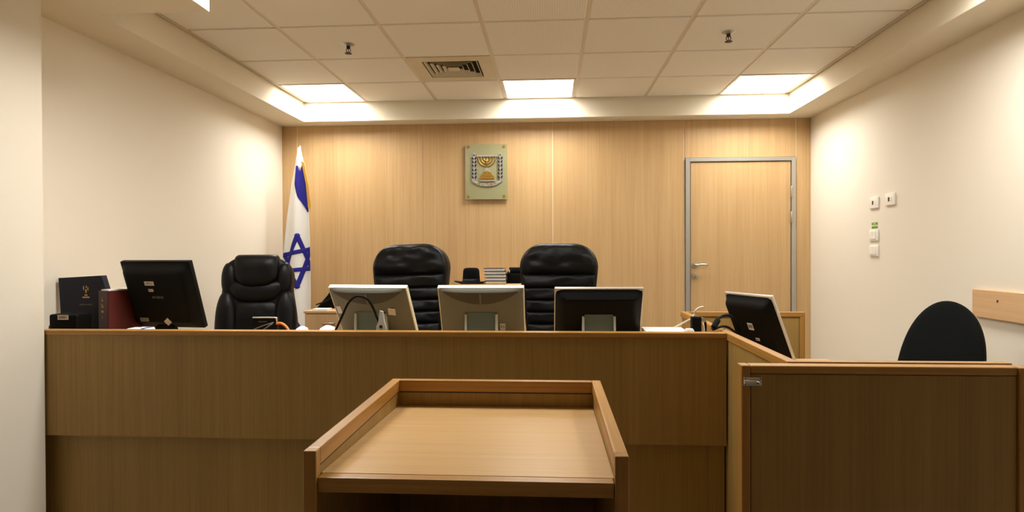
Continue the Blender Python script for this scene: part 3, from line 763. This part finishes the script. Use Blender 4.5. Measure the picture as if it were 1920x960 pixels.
# ================================================================== CREDENZA, HAT, BOOKS, BAG
cr = thing('book_cabinet', 'pale wooden cabinet between the judge chairs carrying a hat and books', 'cabinet', (-.515, 5.30, DZ))
MB().box(-.775, -.255, 5.08, 5.56, -.293, -.275, .002, 1).build('top', PALEC, cr, world=True)
MB().box(-.765, -.265, 5.11, 5.56, DZ, -.293).build('body', PALEC, cr, world=True)
for x0, x1, hx in ((-.762, -.518, -.535), (-.512, -.268, -.495)):
    dd = MB().box(x0, x1, 5.092, 5.110, DZ + .08, -.300, .001, 1).build('cabinet_door', PALEC, cr, world=True)
    MB().box(hx - .005, hx + .005, 5.072, 5.092, -.62, -.50, .002, 1).build('handle', STEEL, dd, world=True)
ht = thing('hat', 'black felt hat with upturned brim lying on the cabinet', 'hat', (-.678, 5.225, -.275))
def brim(p, a, r):
    k = max(0, (r - .08) / .065); p.z += .012 * k * k * abs(math.cos(a)) ** 2 - .004 * k * abs(math.sin(a)); return p
MB().lathe([(.070, .012), (.10, .006), (.130, .006), (.143, .008), (.144, .011), (.130, .010), (.10, .012), (.070, .018)], n=40, sy=.95, fn=brim).build('brim', FELT, ht, smooth=True)
def crown(p, a, r):
    if p.z > .115: p.z -= .0 * max(0, 1 - abs(p.x) / .03) * (r < .06)
    return p
MB().lathe([(.074, .010), (.073, .04), (.070, .08), (.068, .108), (.062, .124), (.050, .131), (.03, .133), (.005, .132)], n=40, sy=1.12, fn=crown).build('crown', FELT, ht, smooth=True)
MB().lathe([(.0745, .014), (.0748, .016), (.0738, .040), (.073, .041)], n=40, sy=1.12).build('band', mat('black_ribbon', (12, 12, 12), .5), ht, smooth=True)
bk = [(-.462, .166, .000, 0, (52, 44, 40), 'lowest'), (-.464, .166, .028, .02, (48, 42, 44), 'second from the bottom'), (-.466, .172, .054, -.02, (44, 40, 44), 'middle'), (-.468, .170, .080, .03, (40, 38, 44), 'second from the top'), (-.478, .164, .106, -.03, (66, 56, 60), 'topmost')]
for i, (x, wd, z, rz, c, pos) in enumerate(bk):
    t = thing('book', 'dark covered book, %s in the stack beside the hat' % pos, 'book', (x, 5.21, -.275 + z), rz, 'books stacked on the cabinet')
    hgt = .0275 if i == 0 else .0255; cm = mat('book_cover', c, .5)
    m = MB(); m.box(-wd / 2, wd / 2, -.11, .11, 0, .003); m.box(-wd / 2, wd / 2, -.11, .11, hgt - .003, hgt); m.box(-wd / 2, wd / 2, .107, .11, .003, hgt - .003)
    m.build('cover', cm, t)
    MB().box(-wd / 2 + .004, wd / 2 - .004, -.106, .107, .003, hgt - .003).build('page_block', mat('pages', (246, 240, 228) if i else (232, 216, 186), .8), t)
bg = thing('shoulder_bag', 'small black bag beside the book stack, partly behind the right judge chair', 'bag', (-.315, 5.22, -.275))
MB().puff(lambda q: .062, 0, .092, -.06, .06, 14, 14, 5, 5, back=.05, wr=.006, seed=2, mx=Matrix.Translation((0, -.01, 0))).build('body', FELT, bg, smooth=True)
MB().puff(lambda q: .055, .078, .135, -.05, .05, 12, 10, 4, 2.5, back=.04, wr=.006, seed=4, mx=Matrix.Translation((.012, -.005, 0))).build('flap', FELT, bg, smooth=True)
MB().tube([(-.058, -.02, .07), (-.045, -.03, .10), (-.02, -.03, .118)], .006, 8).build('strap', LEATH, bg, smooth=True)
MB().box(-.042, -.032, -.045, -.035, .096, .112, .001, 1).build('buckle', CHROME, bg)
# drawer pedestal by the flag
pd = thing('drawer_cabinet', 'pale wooden drawer pedestal right of the flag', 'cabinet', (-1.755, 5.03, DZ))
MB().box(-1.960, -1.55, 4.80, 5.26, -.490, -.470, .002, 1).build('top', PALEC, pd, world=True)
MB().box(-1.955, -1.555, 4.822, 5.255, DZ, -.490).build('body', PALEC, pd, world=True)
for z0, z1 in ((-.705, -.497), (-.94, -.71), (DZ + .06, -.945)):
    dd = MB().box(-1.951, -1.559, 4.804, 4.822, z0, z1, .001, 1).build('drawer', PALEC, pd, world=True)
    zc = (z0 + z1) / 2 + .035
    MB().tube([(-1.80, 4.804, zc), (-1.795, 4.785, zc), (-1.715, 4.785, zc), (-1.71, 4.804, zc)], .006, 8, 2).build('handle', STEEL, dd, world=True, smooth=True)
MB().box(-1.895, -1.775, 4.815, 4.925, -.470, -.4565, .001, 1).build('paper_sheets', PAPER, world=True)
tag(bpy.data.objects['paper_sheets'], 'white paper lying under a black bag on the drawer pedestal', 'paper')
hb = thing('handbag', 'slouched black bag lying on the drawer pedestal beside the flag', 'bag', (-1.835, 5.02, -.470))
def slope(q): return .130 - .080 * max(0, q / .170) ** .9
m = MB(); m.puff(slope, 0, .175, -.05, .06, 20, 14, 4, 4, back=.06, wr=.01, seed=21)
for vv in m.b.verts: vv.co.x += .05 * min(1, vv.co.z / .12) + .012
m.build('body', FELT, hb, smooth=True)
MB().tube([(-.09, -.045, .035), (-.03, -.064, .055), (.03, -.066, .085), (.07, -.055, .12)], .006, 8).build('strap', LEATH, hb, smooth=True)

# ================================================================== THINGS ON THE BENCH
bx = thing('black_box', 'small black desk device with a white label at the far left of the bench', 'device', (-2.272, 2.80, WT))
MB().box(-.068, .070, -.05, .05, 0, .162, .012, 3).build('body', BLACK, bx, smooth='auto')
sticker(bx, Matrix.Identity(4), .004, .148, .0505, .052, .022)
MB().tube([(-.066, -.02, .04), (-.080, -.03, .075), (-.086, -.02, .105)], .005, 8).build('cable', GREYC, bx, smooth=True)
wc = MB().tube([(-2.355, 2.72, -.318), (-2.342, 2.715, -.335), (-2.325, 2.71, -.365), (-2.30, 2.71, WT + .006)], .004, 8).build('grey_cord', WHITEC, world=True, smooth=True)
tag(wc, 'thin pale cord leaning beside the black device at the far left of the bench', 'cord')
# navy box file
nb = thing('box_file', 'dark navy upright box file with a small gold crest', 'file', (-2.328, 2.975, WT))
zt = .335
P = [(-.105, 0, 0), (.120, 0, 0), (.122, 0, zt - .070), (.100, 0, zt), (-.124, 0, zt - .012)]
MB().prism([(x, -.03, z) for x, y, z in P], (0, .036, 0)).build('cover', NAVY, nb)
m = MB()
for (x, z, a, b_) in ((0, .020, .014, .006), (0, .034, .006, .018), (-.012, .048, .004, .02), (.010, .046, .004, .016), (.002, .058, .004, .012)): m.box(-.020 + .040 + x - a / 2, -.020 + .040 + x + a / 2, -.0312, -.030, .215 + z, .215 + z + b_)
m.box(.002, .038, -.0312, -.030, .224, .230); m.build('gold_crest', GOLD, nb)
m = MB()
for i in range(8): m.box(-.014 + i * .0085, -.008 + i * .0085, -.0310, -.030, .188, .192 + random.uniform(0, .004))
m.build('faint_print', INKD, nb)
# red binder
rb_ = thing('binder', 'dark red lever arch binder standing between the navy file and the black monitor', 'binder', (-2.184, 2.897, WT), math.radians(-25))
m = MB(); m.box(-.040, .040, 0, .004, 0, .262, .001, 1); m.build('spine', REDD, rb_)
m = MB(); m.box(.036, .040, .004, .165, 0, .262, .001, 1); m.box(-.040, -.036, .004, .165, 0, .262, .001, 1); m.build('cover', RED, rb_)
MB().box(-.030, .034, .008, .158, .004, .268).build('papers', PAPER, rb_)
m = MB(); x0 = -.006
for (z, segs) in ((.212, ((0, 0, .014, .004), (.002, .004, .006, .014))), (.180, ((-.002, 0, .018, .004), (.004, .006, .014, .010), (-.002, .012, .008, .016))), (.155, ((0, 0, .012, .010), (.006, .004, .018, .008))), (.130, ((.002, 0, .010, .004),))):
    for (a, b_, c, d_) in segs: m.box(x0 + a - .006, x0 + c - .006, -.0012, 0, z + b_, z + d_)
m.build('gold_lettering', GOLD, rb_)
# things under the black monitor
cp = thing('paper_pad', 'white and blue paper pack under the left black monitor', 'paper', (-1.895, 2.755, WT))
MB().box(-.050, .050, -.03, .03, 0, .100, .003, 1).build('pack', PAPER, cp)
MB().box(.020, .036, -.0312, .031, .070, .1015, .001, 1).build('blue_mark', BLUEI, cp)
# card reader / small screen in front of the left chair
sd = thing('desk_phone', 'small black desk device with a silver top edge in front of the left leather chair', 'device', (-1.352, 2.86, WT))
MB().box(-.060, .060, -.012, .014, .03, .140, .005, 2).build('body', BLACKM, sd)
m = MB(); m.tube([(-.056, -.013, .1395), (.050, -.013, .1395), (.058, -.013, .134), (.060, -.013, .120)], .0035, 8, 3); m.build('silver_edge', CHROME, sd, smooth=True)
b = MB()
for i in range(6): b.box(-.030 + i * .007, -.025 + i * .007, -.0135, -.012, .118, .123)
b.build('faint_print', INKD, sd)
MB().box(-.045, .045, -.03, .05, 0, .03, .004, 1).build('foot', BLACKM, sd)
oc = MB().tube([(-1.292, 2.845, -.338), (-1.270, 2.84, -.336), (-1.245, 2.83, -.345), (-1.222, 2.82, -.368), (-1.205, 2.81, -.41), (-1.20, 2.80, WT + .007)], .006, 8).build('orange_cable', ORANGE, world=True, smooth=True)
tag(oc, 'short orange cable arching down beside the silver edged device', 'cable')
gc = MB(); gc.tube([(-1.294, 2.82, -.330), (-1.34, 2.80, -.345), (-1.39, 2.785, -.372), (-1.43, 2.78, WT + .006)], .0028, 6)
gc = gc.build('thin_cable', GREYC, world=True, smooth=True); tag(gc, 'thin grey cable hanging across the front of the black desk device', 'cable')
gc = MB(); gc.tube([(-1.296, 2.812, -.334), (-1.318, 2.795, -.352), (-1.345, 2.782, -.378), (-1.36, 2.775, WT + .006)], .0028, 6)
gc = gc.build('thin_cable', GREYC, world=True, smooth=True); tag(gc, 'thin grey cable, the steeper of the two by the desk device', 'cable')
# two crumpled white bundles
def bundle(x, y, w_, h_, label, seed):
    m = MB()
    m.lathe([(1.0, 0), (1.06, .18), (.98, .42), (.80, .68), (.52, .88), (.22, .98), (.02, 1.0)], n=28)
    for vv in m.b.verts:
        p = vv.co; k = 1 + .16 * noise.noise(Vector((p.x * 2 + seed, p.y * 2, p.z * 3))) + .07 * noise.noise(Vector((p.x * 6, p.y * 6 + seed, p.z * 7)))
        vv.co = Vector((x + p.x * w_ * k, y + p.y * .06 * k, WT + .001 + max(0, p.z * h_ * (1 + .25 * (k - 1)))))
    o = m.build('tissue_bundle', PAPER, world=True, smooth=True); tag(o, label, 'tissue', 'white tissue bundles'); return o
bundle(-1.185, 2.88, .046, .094, 'small crumpled white tissue next to the orange cable', 2.0)
bundle(-1.060, 2.88, .062, .100, 'wider crumpled white tissue left of the first grey monitor', 8.0)
# cable over the first grey monitor
def at(px, py, Y):
    dv = fw + rv * ((px - 960) / F_PX) - uv * ((py - 480) / F_PX); return dv * (Y / dv.y)
bc = MB(); bc.tube([at(626, 626, 2.80), at(640, 596, 2.775), at(652, 570, 2.755), at(664, 557.5, 2.745), at(676, 555.5, 2.745), at(690, 562, 2.75), at(700, 578, 2.765), at(707, 596, 2.78), at(716, 616, 2.80), at(718, 640, 2.82)], .0052, 8)
bc = bc.build('monitor_cable', BLACKM, world=True, smooth=True); tag(bc, 'black cable arched over the back of the left grey monitor', 'cable')
# pale bracket with a hole at the first monitor's stand
br = thing('cable_bracket', 'pale plastic bracket with a dark hole beside the left grey monitor stand', 'bracket', (-.768, 2.755, WT))
MB().prism([(x, 0, z) for x, z in ((-.024, 0), (.024, 0), (.022, .112), (.014, .132), (.008, .178), (-.006, .182), (-.012, .132), (-.022, .112))], (0, .014, 0)).build('plate', STANDL, br)
m = MB(); m.lathe([(.0075, 0), (.0075, .003)], n=16)
for vv in m.b.verts: vv.co = Matrix.Rotation(PI / 2, 3, 'X') @ vv.co + Vector((0, .001, .110))
m.build('hole', DARK, br)
# papers and adaptor at the right end
ps = thing('paper_stack', 'stack of white papers on the right end of the bench beside the black charger', 'papers', (.512, 2.88, WT))
MB().box(-.085, .10, -.09, .11, 0, .074, .002, 1).build('lower_sheets', PAPER, ps)
MB().box(-.088, .098, -.095, .10, .0745, .086, .001, 1).build('upper_sheets', PAPER, ps)
ad = thing('power_adaptor', 'black power adaptor with a silvery top standing at the right end of the bench', 'adaptor', (.664, 2.86, WT))
MB().box(-.034, .010, -.02, .02, 0, .150, .008, 3).build('body', BLACKM, ad, smooth='auto')
MB().prism([(x, -.012, z) for x, z in ((-.028, .150), (-.020, .158), (.026, .142), (.030, .125), (.012, .128))], (0, .026, 0)).build('silver_top', SILVR, ad)
MB().tube([(.028, .0, .135), (.032, 0, .10), (.026, 0, .05), (.034, 0, .008)], .005, 8).build('side_lead', BLACKM, ad, smooth=True)
MB().tube([(.016, -.01, .12), (.020, -.014, .09), (.018, -.012, .05), (.012, -.016, .01)], .005, 8).build('pale_lead', WHITEC, ad, smooth=True)
wcb = MB().tube([at(1258, 618, 2.98), at(1278, 607, 2.96), at(1297, 597, 2.93), at(1303, 590, 2.91), at(1303, 584, 2.90), at(1311, 577, 2.90), at(1319, 575.5, 2.90)], .0045, 8).build('white_cable', WHITEC, world=True, smooth=True)
tag(wcb, 'thin white cable looping over the black power adaptor', 'cable')
pc = MB().lathe([(.020, 0), (.022, .01), (.022, .098), (.016, .108)], (.598, 2.748, WT), 16).build('white_plug', WHITEP, world=True, smooth='auto')
tag(pc, 'white plastic plug standing between the papers and the black adaptor', 'plug')
kb = thing('thick_cable', 'thick black monitor cable with a ferrite core looping to the clerk monitor', 'cable', (.80, 2.75, -.345))
A = lambda x, y, Y: at(x, y, Y)
MB().tube([A(1335, 618, 2.72), A(1340, 612, 2.72), A(1347, 598, 2.74), A(1356, 592, 2.80), A(1366, 591, 2.88), A(1375, 596, 2.95), A(1380, 606, 3.0), A(1386, 622, 3.05)], .0062, 8).build('upper_loop', BLACKM, kb, world=True, smooth=True)
MB().tube([A(1336, 618, 2.71), A(1346, 614.5, 2.72), A(1356, 612, 2.78), A(1366, 614, 2.86), A(1376, 621, 2.95), A(1384, 628, 3.02)], .0055, 8).build('lower_loop', BLACKM, kb, world=True, smooth=True)
MB().tube([A(1338, 614, 2.715), A(1346, 600, 2.735)], .0125, 12, 0).build('ferrite_core', BLACKM, kb, world=True, smooth='auto')
